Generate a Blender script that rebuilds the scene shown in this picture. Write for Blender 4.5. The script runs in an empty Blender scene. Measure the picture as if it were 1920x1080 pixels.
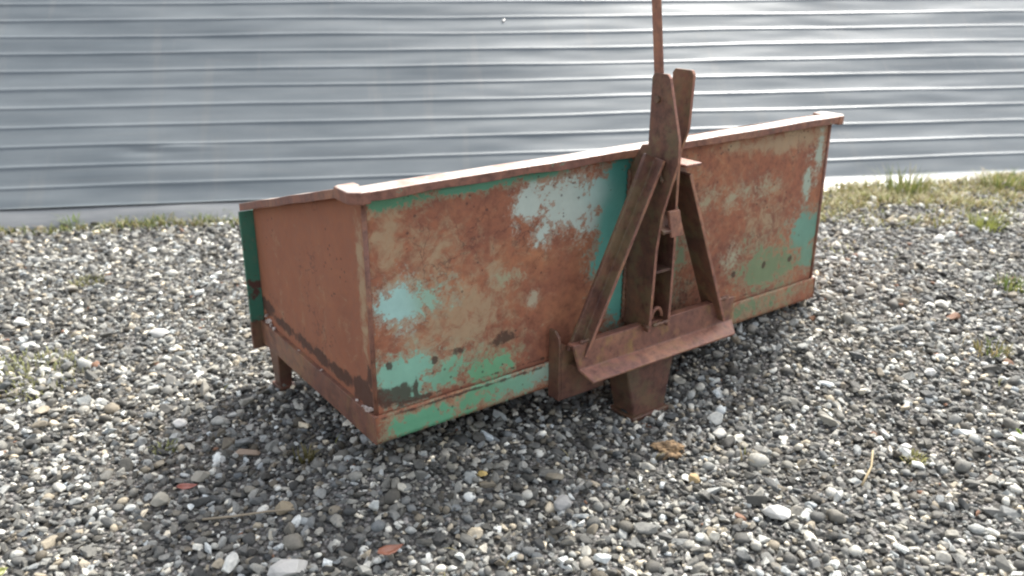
import bpy, bmesh, math, random
import numpy as np
from mathutils import Vector, Matrix, noise as mnoise

random.seed(7); rng = np.random.default_rng(7)
scene = bpy.context.scene
COL = scene.collection

# ------------------------------------------------------------------ camera
cam_d = bpy.data.cameras.new('camera'); cam = bpy.data.objects.new('camera', cam_d); COL.objects.link(cam)
cam.location = (0, 0, 1.3425); cam.rotation_euler = (math.radians(90) - 0.3592, 0, 0)
cam_d.sensor_width = 36; cam_d.lens = 36 * 1630 / 1920; cam_d.clip_end = 500
cam_d.dof.use_dof = True; cam_d.dof.focus_distance = 2.35; cam_d.dof.aperture_fstop = 2.6
scene.camera = cam
# ------------------------------------------------------------------ light
SUN_EL, SUN_AZ = math.radians(49), math.radians(29)
world = bpy.data.worlds.new('World'); scene.world = world; world.use_nodes = True
wn = world.node_tree; bg = wn.nodes['Background']
sky = wn.nodes.new('ShaderNodeTexSky'); sky.sky_type = 'NISHITA'; sky.sun_disc = False
sky.sun_elevation = SUN_EL; sky.sun_rotation = SUN_AZ
sky.air_density = 1.0; sky.dust_density = 5.0; sky.ozone_density = 1.0
hs = wn.nodes.new('ShaderNodeHueSaturation'); hs.inputs['Saturation'].default_value = 0.36
wn.links.new(sky.outputs[0], hs.inputs['Color']); wn.links.new(hs.outputs[0], bg.inputs['Color'])
bg.inputs['Strength'].default_value = 0.15
sd = bpy.data.lights.new('sun', 'SUN'); sd.energy = 2.1; sd.angle = math.radians(4.0); sd.color = (1, .95, .87)
sun = bpy.data.objects.new('sun', sd); COL.objects.link(sun)
sdir = Vector((math.sin(SUN_AZ) * math.cos(SUN_EL), math.cos(SUN_AZ) * math.cos(SUN_EL), math.sin(SUN_EL)))
sun.rotation_euler = sdir.to_track_quat('Z', 'Y').to_euler()
scene.view_settings.view_transform = 'Standard'; scene.view_settings.look = 'None'
scene.view_settings.exposure = 1.36; scene.view_settings.gamma = 1
scene.cycles.filter_width = 2.2

# ------------------------------------------------------------------ helpers
def link(name, me, mat=None, parent=None):
    o = bpy.data.objects.new(name, me); COL.objects.link(o)
    if mat: me.materials.append(mat)
    if parent: o.parent = parent
    return o

def tag(o, label=None, cat=None, group=None, kind=None):
    if label: o['label'] = label
    if cat: o['category'] = cat
    if group: o['group'] = group
    if kind: o['kind'] = kind
    return o

def empty(name, loc, rz=0):
    o = bpy.data.objects.new(name, None); COL.objects.link(o)
    o.location = loc; o.rotation_euler = (0, 0, rz); o.empty_display_size = .1
    return o

def from_bm(name, bm, mat, parent=None, bevel=0, smooth=False, seg=2):
    bmesh.ops.recalc_face_normals(bm, faces=bm.faces[:])
    me = bpy.data.meshes.new(name); bm.to_mesh(me); bm.free()
    if smooth: me.polygons.foreach_set('use_smooth', [True] * len(me.polygons))
    o = link(name, me, mat, parent)
    if bevel:
        m = o.modifiers.new('bevel', 'BEVEL'); m.width = bevel; m.segments = seg; m.limit_method = 'ANGLE'
        m.harden_normals = False
    return o

def prism(bm, prof, o, ex, ey, ax):
    """extrude a 2-D profile (list of (u,v)) laid out on ex,ey at o along the vector ax"""
    o, ex, ey, ax = Vector(o), Vector(ex), Vector(ey), Vector(ax)
    a = [bm.verts.new(o + ex * p[0] + ey * p[1]) for p in prof]
    b = [bm.verts.new(o + ex * p[0] + ey * p[1] + ax) for p in prof]
    n = len(prof)
    bm.faces.new(a); bm.faces.new(b[::-1])
    for i in range(n): bm.faces.new((a[i], b[i], b[(i + 1) % n], a[(i + 1) % n]))

def loft(bm, ra, rb):
    a = [bm.verts.new(p) for p in ra]; b = [bm.verts.new(p) for p in rb]; n = len(a)
    bm.faces.new(a); bm.faces.new(b[::-1])
    for i in range(n): bm.faces.new((a[i], b[i], b[(i + 1) % n], a[(i + 1) % n]))

def box(bm, x0, x1, y0, y1, z0, z1):
    prism(bm, [(x0, y0), (x1, y0), (x1, y1), (x0, y1)], (0, 0, z0), (1, 0, 0), (0, 1, 0), (0, 0, z1 - z0))

def cyl(bm, p, axis, r, L, n=14):
    axis = Vector(axis).normalized(); e = axis.orthogonal().normalized(); f = axis.cross(e)
    prism(bm, [(r * math.cos(2 * math.pi * k / n), r * math.sin(2 * math.pi * k / n)) for k in range(n)], p, e, f, axis * L)

def tube(bm, pts, r, n=8, taper=None):
    pts = [Vector(p) for p in pts]; rings = []
    for i, p in enumerate(pts):
        d = (pts[min(i + 1, len(pts) - 1)] - pts[max(i - 1, 0)]).normalized()
        e = d.orthogonal().normalized() if i == 0 else (rings_e - d * rings_e.dot(d)).normalized()
        rings_e = e; f = d.cross(e); rr = r if taper is None else r * taper[i]
        rings.append([bm.verts.new(p + (e * math.cos(2 * math.pi * k / n) + f * math.sin(2 * math.pi * k / n)) * rr) for k in range(n)])
    for A, B in zip(rings, rings[1:]):
        for k in range(n): bm.faces.new((A[k], A[(k + 1) % n], B[(k + 1) % n], B[k]))
    bm.faces.new(rings[0][::-1]); bm.faces.new(rings[-1])

def sstep(t): t = min(1, max(0, t)); return t * t * (3 - 2 * t)
def fbm(x, y, z=0, o=4):
    return mnoise.fractal(Vector((x, y, z)), 1.0, 2.0, o)

# ------------------------------------------------------------------ node helpers
class NT:
    def __init__(s, name):
        s.m = bpy.data.materials.new(name); s.m.use_nodes = True; s.t = s.m.node_tree
        s.b = s.t.nodes['Principled BSDF']; s.tc = s.n('ShaderNodeTexCoord')
    def n(s, ty, **kw):
        x = s.t.nodes.new(ty)
        for k, v in kw.items(): setattr(x, k, v)
        return x
    def l(s, a, b): s.t.links.new(a, b)
    def val(s, sock, v):
        if isinstance(v, bpy.types.NodeSocket): s.l(v, sock)
        else: sock.default_value = v
    def noise(s, scale, detail=6, rough=.6, vec=None, dist=0, stretch=None):
        x = s.n('ShaderNodeTexNoise'); x.inputs['Scale'].default_value = scale
        x.inputs['Detail'].default_value = detail; x.inputs['Roughness'].default_value = rough
        x.inputs['Distortion'].default_value = dist
        v = vec or s.tc.outputs['Object']
        if stretch:
            mp = s.n('ShaderNodeMapping'); mp.inputs['Scale'].default_value = stretch; s.l(v, mp.inputs['Vector']); v = mp.outputs[0]
        s.l(v, x.inputs['Vector']); return x.outputs['Fac']
    def ramp(s, f, stops, interp='LINEAR'):
        r = s.n('ShaderNodeValToRGB'); r.color_ramp.interpolation = interp; e = r.color_ramp.elements
        while len(e) < len(stops): e.new(.5)
        for k, (p, c) in enumerate(stops):
            e[k].position = p; e[k].color = (*c, 1) if len(c) == 3 else c
        s.l(f, r.inputs[0]); return r.outputs[0]
    def math(s, op, a, b=None, c=None):
        x = s.n('ShaderNodeMath', operation=op); s.val(x.inputs[0], a)
        if b is not None: s.val(x.inputs[1], b)
        if c is not None: s.val(x.inputs[2], c)
        return x.outputs[0]
    def smooth(s, f, lo, hi):
        x = s.n('ShaderNodeMapRange', interpolation_type='SMOOTHSTEP'); s.val(x.inputs[0], f)
        x.inputs[1].default_value = lo; x.inputs[2].default_value = hi; return x.outputs[0]
    def mix(s, f, a, b, blend='MIX'):
        x = s.n('ShaderNodeMix', data_type='RGBA', blend_type=blend)
        s.val(x.inputs['Factor'], f)
        for sock, v in ((x.inputs[6], a), (x.inputs[7], b)):
            if isinstance(v, tuple): sock.default_value = (*v, 1)
            else: s.l(v, sock)
        return x.outputs[2]
    def bump(s, h, strength=.3, dist=.01, prev=None):
        x = s.n('ShaderNodeBump'); x.inputs['Strength'].default_value = strength; x.inputs['Distance'].default_value = dist
        s.l(h, x.inputs['Height'])
        if prev: s.l(prev, x.inputs['Normal'])
        return x.outputs[0]
    def attr(s, name, ty='GEOMETRY'):
        x = s.n('ShaderNodeAttribute', attribute_name=name, attribute_type=ty); return x

def rust_color(N, seed=(0, 0, 0), hue=0):
    mp = N.n('ShaderNodeMapping'); mp.inputs['Location'].default_value = seed; N.l(N.tc.outputs['Object'], mp.inputs[0]); v = mp.outputs[0]
    a = N.noise(5, 8, .65, v, .4); b = N.noise(38, 8, .7, v)
    c1 = N.ramp(a, [(.28, (.148, .062, .046)), (.5, (.236, .098, .059)), (.72, (.330, .155, .080))])
    c2 = N.ramp(b, [(.3, (.45, .40, .40)), (.5, (1, 1, 1)), (.72, (1.45, 1.38, 1.25))])
    return N.mix(1.0, c1, c2, 'MULTIPLY'), a, b, v

def rust_mat(name, seed, dark=1.0, moss=0.0, ochre=0.0, flecks=0.0):
    N = NT(name); col, a, b, v = rust_color(N, seed)
    if dark != 1: col = N.mix(1.0, col, (dark * .96, dark * 1.05, dark * 1.2), 'MULTIPLY')
    if ochre: col = N.mix(N.math('MULTIPLY', N.smooth(N.noise(9, 6, .7, v, 0, (2, 2, 1)), .5, .66), ochre), col, (.30, .19, .065))
    if moss: col = N.mix(N.math('MULTIPLY', N.smooth(N.noise(13, 8, .7, v), .46, .6), moss), col, (.16, .15, .07))
    if flecks: col = N.mix(N.smooth(N.noise(17, 10, .75, v), .67 - flecks, .71 - flecks), col, (.10, .27, .19))
    N.l(col, N.b.inputs['Base Color'])
    N.l(N.ramp(b, [(.3, (.42,) * 3), (.7, (.70,) * 3)]), N.b.inputs['Roughness'])
    N.b.inputs['Specular IOR Level'].default_value = .5
    n1 = N.bump(b, .35, .004); n2 = N.bump(a, .4, .01, n1); N.l(n2, N.b.inputs['Normal'])
    return N.m

M_RUST = rust_mat('rust_steel', (0, 0, 0), 1.0)
M_RUSTD = rust_mat('dark_rust_steel', (3, 1, 2), .56, moss=.25)
M_FRAME = rust_mat('frame_rust', (5, 2, 7), .54, moss=.38, ochre=.08)
M_BEAM = rust_mat('beam_rust', (9, 4, 1), .92, ochre=.6)
M_LIP = rust_mat('lit_rust', (6, 6, 2), 1.25, ochre=.3)  # lighter rust: light catching the lip and edges, painted into the colour
M_RIM = rust_mat('rim_rust', (2, 8, 3), 1.02, flecks=.05)
N = NT('sunlit_rim_steel'); wv = N.noise(14, 8, .7); wf = N.noise(70, 5, .7)  # rim top steel, its colour paled to stand in for sun and sky
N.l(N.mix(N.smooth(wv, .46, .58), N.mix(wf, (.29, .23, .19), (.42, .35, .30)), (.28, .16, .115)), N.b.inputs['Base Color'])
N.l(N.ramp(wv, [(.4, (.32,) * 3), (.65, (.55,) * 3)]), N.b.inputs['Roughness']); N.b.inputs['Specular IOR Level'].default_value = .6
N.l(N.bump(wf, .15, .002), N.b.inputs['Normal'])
M_RIMLIT = N.m
M_RAIL = rust_mat('rail_rust', (7, 5, 3), .8, ochre=.25)

def panel_mat(name, seed, calm=.3):
    """rust sheet with remnants of paint; cover / tint / stain are point attributes in the sheet"""
    N = NT(name); col, a, b, v = rust_color(N, seed)
    col = N.mix(calm, col, (.235, .096, .054)); col = N.mix(1.0, col, (1.3, 1.24, 1.2), 'MULTIPLY')
    sc_ = N.smooth(N.noise(3.2, 8, .62, v, .5), .52, .66); col = N.mix(N.math('MULTIPLY', sc_, .45 * (1 - calm)), col, (.115, .050, .045))
    run = N.noise(1, 6, .65, v, .2, (30, 30, 1.6)); col = N.mix(N.math('MULTIPLY', N.smooth(run, .56, .72), .28), col, (.36, .19, .10))
    # weathered tan film
    tan = N.attr('film').outputs['Fac']
    tn = N.noise(22, 10, .72, v, .6)
    ft = N.smooth(N.math('ADD', tan, N.math('MULTIPLY', N.math('SUBTRACT', tn, .5), 2.6)), .25, .95)
    filmc = N.mix(N.noise(7, 4, .6, v), (.38, .26, .15), (.46, .38, .24))
    col = N.mix(N.math('MULTIPLY', ft, .75), col, filmc)
    # dark hair cracks in the film
    vo = N.n('ShaderNodeTexVoronoi', feature='DISTANCE_TO_EDGE'); vo.inputs['Scale'].default_value = 9
    ds = N.n('ShaderNodeVectorMath', operation='ADD'); sc = N.n('ShaderNodeVectorMath', operation='SCALE')
    nv = N.n('ShaderNodeTexNoise'); nv.inputs['Scale'].default_value = 14; nv.inputs['Detail'].default_value = 6; N.l(v, nv.inputs['Vector'])
    N.l(nv.outputs['Color'], sc.inputs[0]); sc.inputs['Scale'].default_value = .22
    N.l(v, ds.inputs[0]); N.l(sc.outputs[0], ds.inputs[1]); N.l(ds.outputs[0], vo.inputs['Vector'])
    crack = N.math('MULTIPLY', N.math('SUBTRACT', 1.0, N.smooth(vo.outputs['Distance'], 0.0, .035)), N.smooth(N.noise(4, 3, .5, v), .5, .6))
    col = N.mix(N.math('MULTIPLY', crack, .55), col, (.07, .035, .03))
    # paint
    cov = N.attr('cover').outputs['Fac']; tint = N.attr('tint').outputs['Color']
    n1 = N.noise(11, 10, .7, v, .8); n2 = N.noise(55, 6, .7, v, .3)
    nn = N.math('ADD', N.math('MULTIPLY', N.math('SUBTRACT', n1, .5), 1.9), N.math('MULTIPLY', N.math('SUBTRACT', n2, .5), 1.3))
    s = N.math('ADD', cov, nn)
    f = N.smooth(s, .46, .56)
    tv = N.mix(N.noise(26, 6, .6, v), (.82, .82, .80), (1.15, 1.12, 1.1))
    pc = N.mix(1.0, tint, tv, 'MULTIPLY')
    f = N.math('MULTIPLY', f, N.smooth(cov, .03, .12))
    halo = N.math('MULTIPLY', N.math('MULTIPLY', N.smooth(N.math('ADD', s, N.math('MULTIPLY', N.math('SUBTRACT', N.noise(90, 5, .7, v), .5), 1.2)), .12, .48), .55), N.smooth(cov, .03, .12))
    col = N.mix(halo, col, N.mix(.5, tint, (.40, .33, .22)))
    col = N.mix(f, col, pc)
    # holes, grime, stains with their own outline
    st = N.attr('stain').outputs['Fac']
    fs = N.smooth(N.math('ADD', st, N.math('MULTIPLY', N.math('SUBTRACT', N.noise(30, 8, .7, v), .5), 1.5)), .4, .62)
    col = N.mix(N.math('MULTIPLY', N.math('MULTIPLY', fs, .85), N.smooth(st, .02, .1)), col, (.062, .033, .024))
    pt = N.n('ShaderNodeTexVoronoi'); pt.inputs['Scale'].default_value = 42; N.l(v, pt.inputs['Vector'])
    pit = N.math('MULTIPLY', N.math('LESS_THAN', pt.outputs['Distance'], .17), N.math('LESS_THAN', N.noise(6, 3, .5, v), .44))
    col = N.mix(N.math('MULTIPLY', pit, .6), col, (.05, .03, .028))
    N.l(col, N.b.inputs['Base Color'])
    N.l(N.mix(f, N.ramp(b, [(.3, (.6,) * 3), (.7, (.85,) * 3)]), (.48, .48, .48)), N.b.inputs['Roughness'])
    N.b.inputs['Specular IOR Level'].default_value = .4
    hsum = N.math('ADD', N.math('MULTIPLY', b, .5), N.math('MULTIPLY', f, .6))
    N.l(N.bump(a, .35, .012, N.bump(hsum, .3, .002)), N.b.inputs['Normal'])
    return N.m

M_PANEL = panel_mat('painted_rust_panel', (0, 0, 0))
M_SIDE = panel_mat('rust_side_panel', (11, 3, 5), .72)
M_STRIP = panel_mat('painted_rust_rail', (4, 4, 9))
N = NT('green_paint')
g1 = N.noise(16, 10, .75); g2 = N.noise(6, 6, .7)
col = N.mix(g2, (.025, .15, .10), (.06, .20, .14))
col = N.mix(N.math('MULTIPLY', N.smooth(N.noise(40, 6, .7), .5, .7), .4), col, (.16, .17, .12))
col = N.mix(N.smooth(g1, .54, .60), col, (.085, .04, .033))
col = N.mix(N.smooth(N.n('ShaderNodeSeparateXYZ').outputs[0], 9, 10), col, col)
N.l(col, N.b.inputs['Base Color']); N.b.inputs['Roughness'].default_value = .45
N.l(N.bump(g1, .2, .004), N.b.inputs['Normal'])
M_GREEN = N.m
N = NT('pale_dirt'); N.l(N.ramp(N.noise(70, 4), [(.35, (.22, .15, .12)), (.6, (.62, .55, .5))]), N.b.inputs['Base Color']); N.b.inputs['Roughness'].default_value = .9
M_DIRT = N.m
N = NT('bare_bolt_steel'); N.b.inputs['Base Color'].default_value = (.62, .6, .57, 1); N.b.inputs['Metallic'].default_value = .8; N.b.inputs['Roughness'].default_value = .3
N.l(N.bump(N.noise(200, 3), .2, .002), N.b.inputs['Normal'])
M_BOLT = N.m

# ------------------------------------------------------------------ setting: gravel ground
BX, BY, BYAW = -0.3576, 2.0281, 0.6222
U = Vector((math.cos(BYAW), math.sin(BYAW), 0)); V = Vector((-math.sin(BYAW), math.cos(BYAW), 0))
def gz(x, y):
    a = (x - BX) * U.x + (y - BY) * U.y; o = -((x - BX) * V.x + (y - BY) * V.y)
    m = .115 * sstep((a - 1.02) / .55) * math.exp(-((o + .15) / .75) ** 2) * (1 - .5 * sstep((a - 2.1) / 1.2))
    m += .045 * sstep((x - .9) / 1.4) * sstep((y - 2.6) / 1.6)
    m += .05 * math.exp(-((a - .05) / .3) ** 2 - ((o - .02) / .22) ** 2)
    n = .012 * mnoise.noise(Vector((x * 1.3, y * 1.3, 4))) + .007 * mnoise.noise(Vector((x * 5, y * 5, 9)))
    # the hitch stand and the feet sit in dips
    for fa, fo in ((.87, .09), (.02, -.76), (1.81, -.76)):
        n *= 1 - math.exp(-((a - fa) / .12) ** 2 - ((o - fo) / .12) ** 2)
    return m + n

xs = np.concatenate([[-220, -120, -60, -30, -15, -9, -6.5], np.arange(-5, 6.01, .05), [7, 9.5, 15, 30, 60, 120, 220]])
ys = np.concatenate([[-220, -120, -60, -30, -12, -5, -2, -.6], np.arange(.2, 5.6, .05), [6, 7, 9, 15, 30, 60, 120, 260]])
verts = [(x, y, gz(x, y) if -6 < x < 7 and -1 < y < 7 else 0) for y in ys for x in xs]
nx = len(xs)
faces = [(j * nx + i, j * nx + i + 1, (j + 1) * nx + i + 1, (j + 1) * nx + i) for j in range(len(ys) - 1) for i in range(nx - 1)]
me = bpy.data.meshes.new('ground'); me.from_pydata(verts, [], faces)
me.polygons.foreach_set('use_smooth', [True] * len(faces))
N = NT('gravel_bed')
vo = N.n('ShaderNodeTexVoronoi'); vo.inputs['Scale'].default_value = 75; N.l(N.tc.outputs['Object'], vo.inputs['Vector'])
vs = N.n('ShaderNodeSeparateColor'); N.l(vo.outputs['Color'], vs.inputs[0])
stc = N.ramp(vs.outputs[0], [(0, (.05, .05, .048)), (.4, (.11, .11, .105)), (.7, (.18, .176, .165)), (1, (.36, .34, .32))])
col = N.mix(N.smooth(vo.outputs['Distance'], .35, .75), stc, (.045, .042, .038))
col = N.mix(N.math('MULTIPLY', N.smooth(N.noise(1.1, 6, .6), .52, .64), .3), col, (.12, .095, .06))
N.l(col, N.b.inputs['Base Color']); N.b.inputs['Roughness'].default_value = .85
N.l(N.bump(N.math('SUBTRACT', 1.0, vo.outputs['Distance']), .9, .012), N.b.inputs['Normal'])
ground = link('ground', me, N.m); tag(ground, kind='structure', label='gravel yard ground under the transport box', cat='ground')

# loose stones: uncountable gravel, one object
def stone_mesh(seed, rough=.28, sub=1):
    r = random.Random(seed); bm = bmesh.new()
    if seed % 7:
        for k in range(16):
            p = Vector((r.gauss(0, 1), r.gauss(0, 1), r.gauss(0, 1))).normalized()
            bm.verts.new(Vector((p.x, p.y * r.uniform(.7, 1), p.z * .8)) * r.uniform(.85, 1.05))
        h = bmesh.ops.convex_hull(bm, input=bm.verts[:])
        bmesh.ops.delete(bm, geom=list({g for g in h['geom_interior'] if isinstance(g, bmesh.types.BMVert)}), context='VERTS')
        bmesh.ops.bevel(bm, geom=bm.edges[:] , offset=.09, segments=1, affect='EDGES', clamp_overlap=True)
    else:
        bmesh.ops.create_icosphere(bm, subdivisions=2, radius=1)
        for v in bm.verts:
            n = mnoise.noise(v.co * 1.1 + Vector((seed, 0, 0))) ; v.co *= 1 + rough * 1.3 * n
            v.co.z *= .8
    bmesh.ops.scale(bm, vec=(r.uniform(.9, 1.25), r.uniform(.72, .95), r.uniform(.62, .85)), verts=bm.verts[:])
    me = bpy.data.meshes.new('stone_shape'); bmesh.ops.recalc_face_normals(bm, faces=bm.faces[:]); bm.to_mesh(me); bm.free()
    if seed % 7 == 0: me.polygons.foreach_set('use_smooth', [True] * len(me.polygons))
    return me

N = NT('gravel_stone')
ca = N.attr('stone_col', 'INSTANCER').outputs['Color']
gn = N.noise(1.6, 6, .65); fn = N.noise(9, 4, .7)
c = N.mix(1.0, ca, N.ramp(gn, [(.3, (.72, .72, .72)), (.7, (1.25, 1.24, 1.2))]), 'MULTIPLY')
N.l(c, N.b.inputs['Base Color']); N.b.inputs['Roughness'].default_value = .62; N.b.inputs['Specular IOR Level'].default_value = .35
N.l(N.bump(fn, .25, .2), N.b.inputs['Normal'])
M_STONE = N.m
stones = bpy.data.collections.new('stone_shapes')
for k in range(14):
    m = stone_mesh(k + 1); m.materials.append(M_STONE)
    o = bpy.data.objects.new('stone_shape', m); stones.objects.link(o)

P, S, C = [], [], []
WU = (math.cos(.1526), math.sin(.1526)); WN = (-math.sin(.1526), math.cos(.1526))
def pal(n):
    k = rng.random(n); c = np.zeros((n, 3)); v = rng.random(n)
    g = np.where(k < .21, .042 + .055 * v, np.where(k < .66, .09 + .13 * v, np.where(k < .89, .24 + .2 * v, .48 + .28 * v)))
    c[:] = g[:, None]
    w = rng.normal(0, .035, n); c[:, 0] *= 1 + w; c[:, 2] *= 1 - w * 1.3 - .075
    t = rng.random(n) < .10; c[t] = c[t].mean(1)[:, None] * np.array([1.16, 1.02, .78])
    t = rng.random(n) < .004; c[t] = np.array([.22, .12, .075])
    return c
def scatter(x0, x1, y0, y1, step, smed, ssig, lift, keep=1.0):
    gx = np.arange(x0, x1, step); gy = np.arange(y0, y1, step)
    X, Y = np.meshgrid(gx, gy); X = (X + rng.uniform(-.55, .55, X.shape) * step).ravel(); Y = (Y + rng.uniform(-.55, .55, Y.shape) * step).ravel()
    d = X * WN[0] + Y * WN[1]
    ok = (np.abs(X) < .72 * Y + 1.0) & (d < 4.86) & (rng.random(X.shape) < keep)
    X, Y = X[ok], Y[ok]; s = np.clip(smed * np.exp(rng.normal(0, ssig, X.shape)), smed * .4, smed * 2.6) / 2
    # gravel heaped against and under the box stays below its floor
    for x, y, q in zip(X, Y, s): P.append((x, y, gz(x, y) + lift * q))
    S.extend(s); C.append(pal(len(X)))
scatter(-5, 5.5, .7, 5.6, .0240, .0255, .32, .18)
scatter(-5, 5.5, .7, 5.6, .043, .0245, .40, .58, .85)
scatter(-4, 4.5, .7, 4.0, .021, .0125, .3, 1.0, .8)
P = np.array(P); S = np.array(S); C = np.concatenate(C); n = len(P)
ROT = np.stack([rng.normal(0, .38, n), rng.normal(0, .38, n), rng.uniform(0, 6.283, n)], 1)
me = bpy.data.meshes.new('gravel'); me.from_pydata(P.tolist(), [], [])
def setattr_pts(me, name, ty, arr, key):
    a = me.attributes.new(name, ty, 'POINT'); a.data.foreach_set(key, np.ascontiguousarray(arr, dtype=np.float32 if ty != 'INT' else np.int32).ravel())
setattr_pts(me, 'size', 'FLOAT', S, 'value'); setattr_pts(me, 'rot', 'FLOAT_VECTOR', ROT, 'vector')
setattr_pts(me, 'pick', 'INT', rng.integers(0, 14, n), 'value')
setattr_pts(me, 'stone_col', 'FLOAT_COLOR', np.concatenate([C, np.ones((n, 1))], 1), 'color')
gravel = link('gravel', me); tag(gravel, 'loose grey crushed gravel covering the yard', 'gravel', kind='stuff')
ng = bpy.data.node_groups.new('gravel_scatter', 'GeometryNodeTree')
ng.interface.new_socket('Geometry', in_out='INPUT', socket_type='NodeSocketGeometry'); ng.interface.new_socket('Geometry', in_out='OUTPUT', socket_type='NodeSocketGeometry')
gi = ng.nodes.new('NodeGroupInput'); go = ng.nodes.new('NodeGroupOutput'); iop = ng.nodes.new('GeometryNodeInstanceOnPoints')
ci = ng.nodes.new('GeometryNodeCollectionInfo'); ci.inputs['Collection'].default_value = stones
ci.inputs['Separate Children'].default_value = True; ci.inputs['Reset Children'].default_value = True
def named(nm, ty):
    x = ng.nodes.new('GeometryNodeInputNamedAttribute'); x.data_type = ty; x.inputs['Name'].default_value = nm
    return [o for o in x.outputs if o.name == 'Attribute' and o.enabled][0]
e2r = ng.nodes.new('FunctionNodeEulerToRotation')
ng.links.new(gi.outputs[0], iop.inputs['Points']); ng.links.new(ci.outputs[0], iop.inputs['Instance'])
iop.inputs['Pick Instance'].default_value = True
ng.links.new(named('pick', 'INT'), iop.inputs['Instance Index']); ng.links.new(named('size', 'FLOAT'), iop.inputs['Scale'])
ng.links.new(named('rot', 'FLOAT_VECTOR'), e2r.inputs[0]); ng.links.new(e2r.outputs[0], iop.inputs['Rotation'])
ng.links.new(iop.outputs[0], go.inputs[0])
gravel.modifiers.new('scatter', 'NODES').node_group = ng
print('stones', n)

# ------------------------------------------------------------------ ribbed metal wall leaning back
wall = empty('metal_wall', (0, 0, 0), .1526)
tag(wall, 'long grey ribbed metal sheet wall leaning back behind the transport box', 'wall')
SL = math.radians(42); RIB = .137; NR = 18
def wall_pt(x, s):
    """s = way up the slope from the lowest rib"""
    sag = .012 * mnoise.noise(Vector((x * .35, s * 1.5, 3))) + .006 * mnoise.noise(Vector((x * 1.1, s * 3, 8)))
    h = 0
    ph = ((s + sag) / RIB) % 1.0
    d = min(ph, 1 - ph) * RIB
    h = .0040 * sstep((.015 - d) / .012)
    h += .006 * mnoise.noise(Vector((x * .9, s * 7, 1))) + .0022 * mnoise.noise(Vector((x * 3.1, s * 16, 5)))
    dx, ds = (x + 1.32), (s - .37)
    h += -.012 * math.exp(-(dx / .10) ** 2 - (ds / .03) ** 2) + .008 * math.exp(-((dx - .16) / .22) ** 2 - ((ds - .015) / .015) ** 2)
    return Vector((x, 4.895 + s * math.cos(SL) - h * math.sin(SL), .088 + s * math.sin(SL) + h * math.cos(SL)))
prof = []
for r in range(NR):
    for q in (-.5, -.36, -.24, -.15, -.10, -.075, -.05, -.025, .025, .05, .075, .10, .15, .24, .36):
        prof.append((r + q) * RIB)
prof = [s for s in prof if s >= 0] + [(NR - .5) * RIB]
wx = np.concatenate([np.arange(-8, -4.5, .25), np.arange(-4.5, 5.5, .05), np.arange(5.5, 11, .25)])
vv = [wall_pt(x, s) for s in prof for x in wx]; nx = len(wx)
ff = [(j * nx + i, j * nx + i + 1, (j + 1) * nx + i + 1, (j + 1) * nx + i) for j in range(len(prof) - 1) for i in range(nx - 1)]
# back slope and closing so that the wall has depth
top = (len(prof) - 1) * nx; b0 = len(vv)
for x in wx: vv.append(Vector((x, vv[top].y + 1.9, 0)))
ff += [(top + i, top + i + 1, b0 + i + 1, b0 + i) for i in range(nx - 1)]
me = bpy.data.meshes.new('cladding'); me.from_pydata([tuple(p) for p in vv], [], ff)
me.polygons.foreach_set('use_smooth', [True] * len(ff))
N = NT('grey_sheet_metal')
w1 = N.noise(1.0, 6, .6, stretch=(1.2, 3, 3)); w2 = N.noise(5, 6, .7, stretch=(.25, 6, 6)); w3 = N.noise(2.2, 4, .6, stretch=(3, .4, .4))
c = N.ramp(w1, [(.3, (.110, .132, .145)), (.7, (.165, .188, .198))])
c = N.mix(N.math('MULTIPLY', N.smooth(w2, .5, .75), .35), c, (.17, .18, .182))
c = N.mix(N.math('MULTIPLY', N.smooth(w3, .56, .68), .22), c, (.21, .21, .195))
N.l(c, N.b.inputs['Base Color']); N.b.inputs['Metallic'].default_value = .12
N.l(N.ramp(w2, [(.3, (.38,) * 3), (.7, (.50,) * 3)]), N.b.inputs['Roughness'])
N.l(N.bump(w2, .06, .02), N.b.inputs['Normal'])
M_WALL = N.m
link('cladding', me, M_WALL, wall)
vv, ff = [], []
bx = np.concatenate([np.arange(-8, -4.5, .25), np.arange(-4.5, 6, .06), np.arange(6, 11, .25)])
for x in bx:
    t = sstep((x - .2) / 1.9)
    y1, z1 = 4.897, .080
    foot = Vector((x, 4.79 - .11 * t, -.01 + .060 * t + .004 * mnoise.noise(Vector((x * 2, 0, 0)))))
    tp = Vector((x, 4.905, .092 + .004 * t))
    for k in range(6):
        q = foot.lerp(tp, k / 5); q.z += .006 * math.sin(k / 5 * math.pi) + .003 * mnoise.noise(Vector((x * 2.5, k * .7, 2))); vv.append(q)
for i in range(len(bx) - 1):
    for k in range(5): ff.append((i * 6 + k, (i + 1) * 6 + k, (i + 1) * 6 + k + 1, i * 6 + k + 1))
me = bpy.data.meshes.new('base_flashing'); me.from_pydata([tuple(p) for p in vv], [], ff); me.polygons.foreach_set('use_smooth', [True] * len(ff))
N = NT('pale_flashing'); wv = N.noise(3, 5, .6, stretch=(.5, 3, 3)); N.l(N.ramp(wv, [(.35, (.20, .21, .215)), (.65, (.32, .325, .32))]), N.b.inputs['Base Color'])
N.b.inputs['Roughness'].default_value = .3; N.b.inputs['Metallic'].default_value = .3; N.l(N.bump(wv, .1, .02), N.b.inputs['Normal'])
fl = link('base_flashing', me, N.m, wall); so = fl.modifiers.new('thick', 'SOLIDIFY'); so.thickness = .006; so.offset = -1
bm = bmesh.new(); q = wall_pt(.85, 1.335); cyl(bm, q, (0, -math.sin(SL), math.cos(SL)), .009, .008); from_bm('screw_head', bm, M_BOLT, wall, .002)

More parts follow.
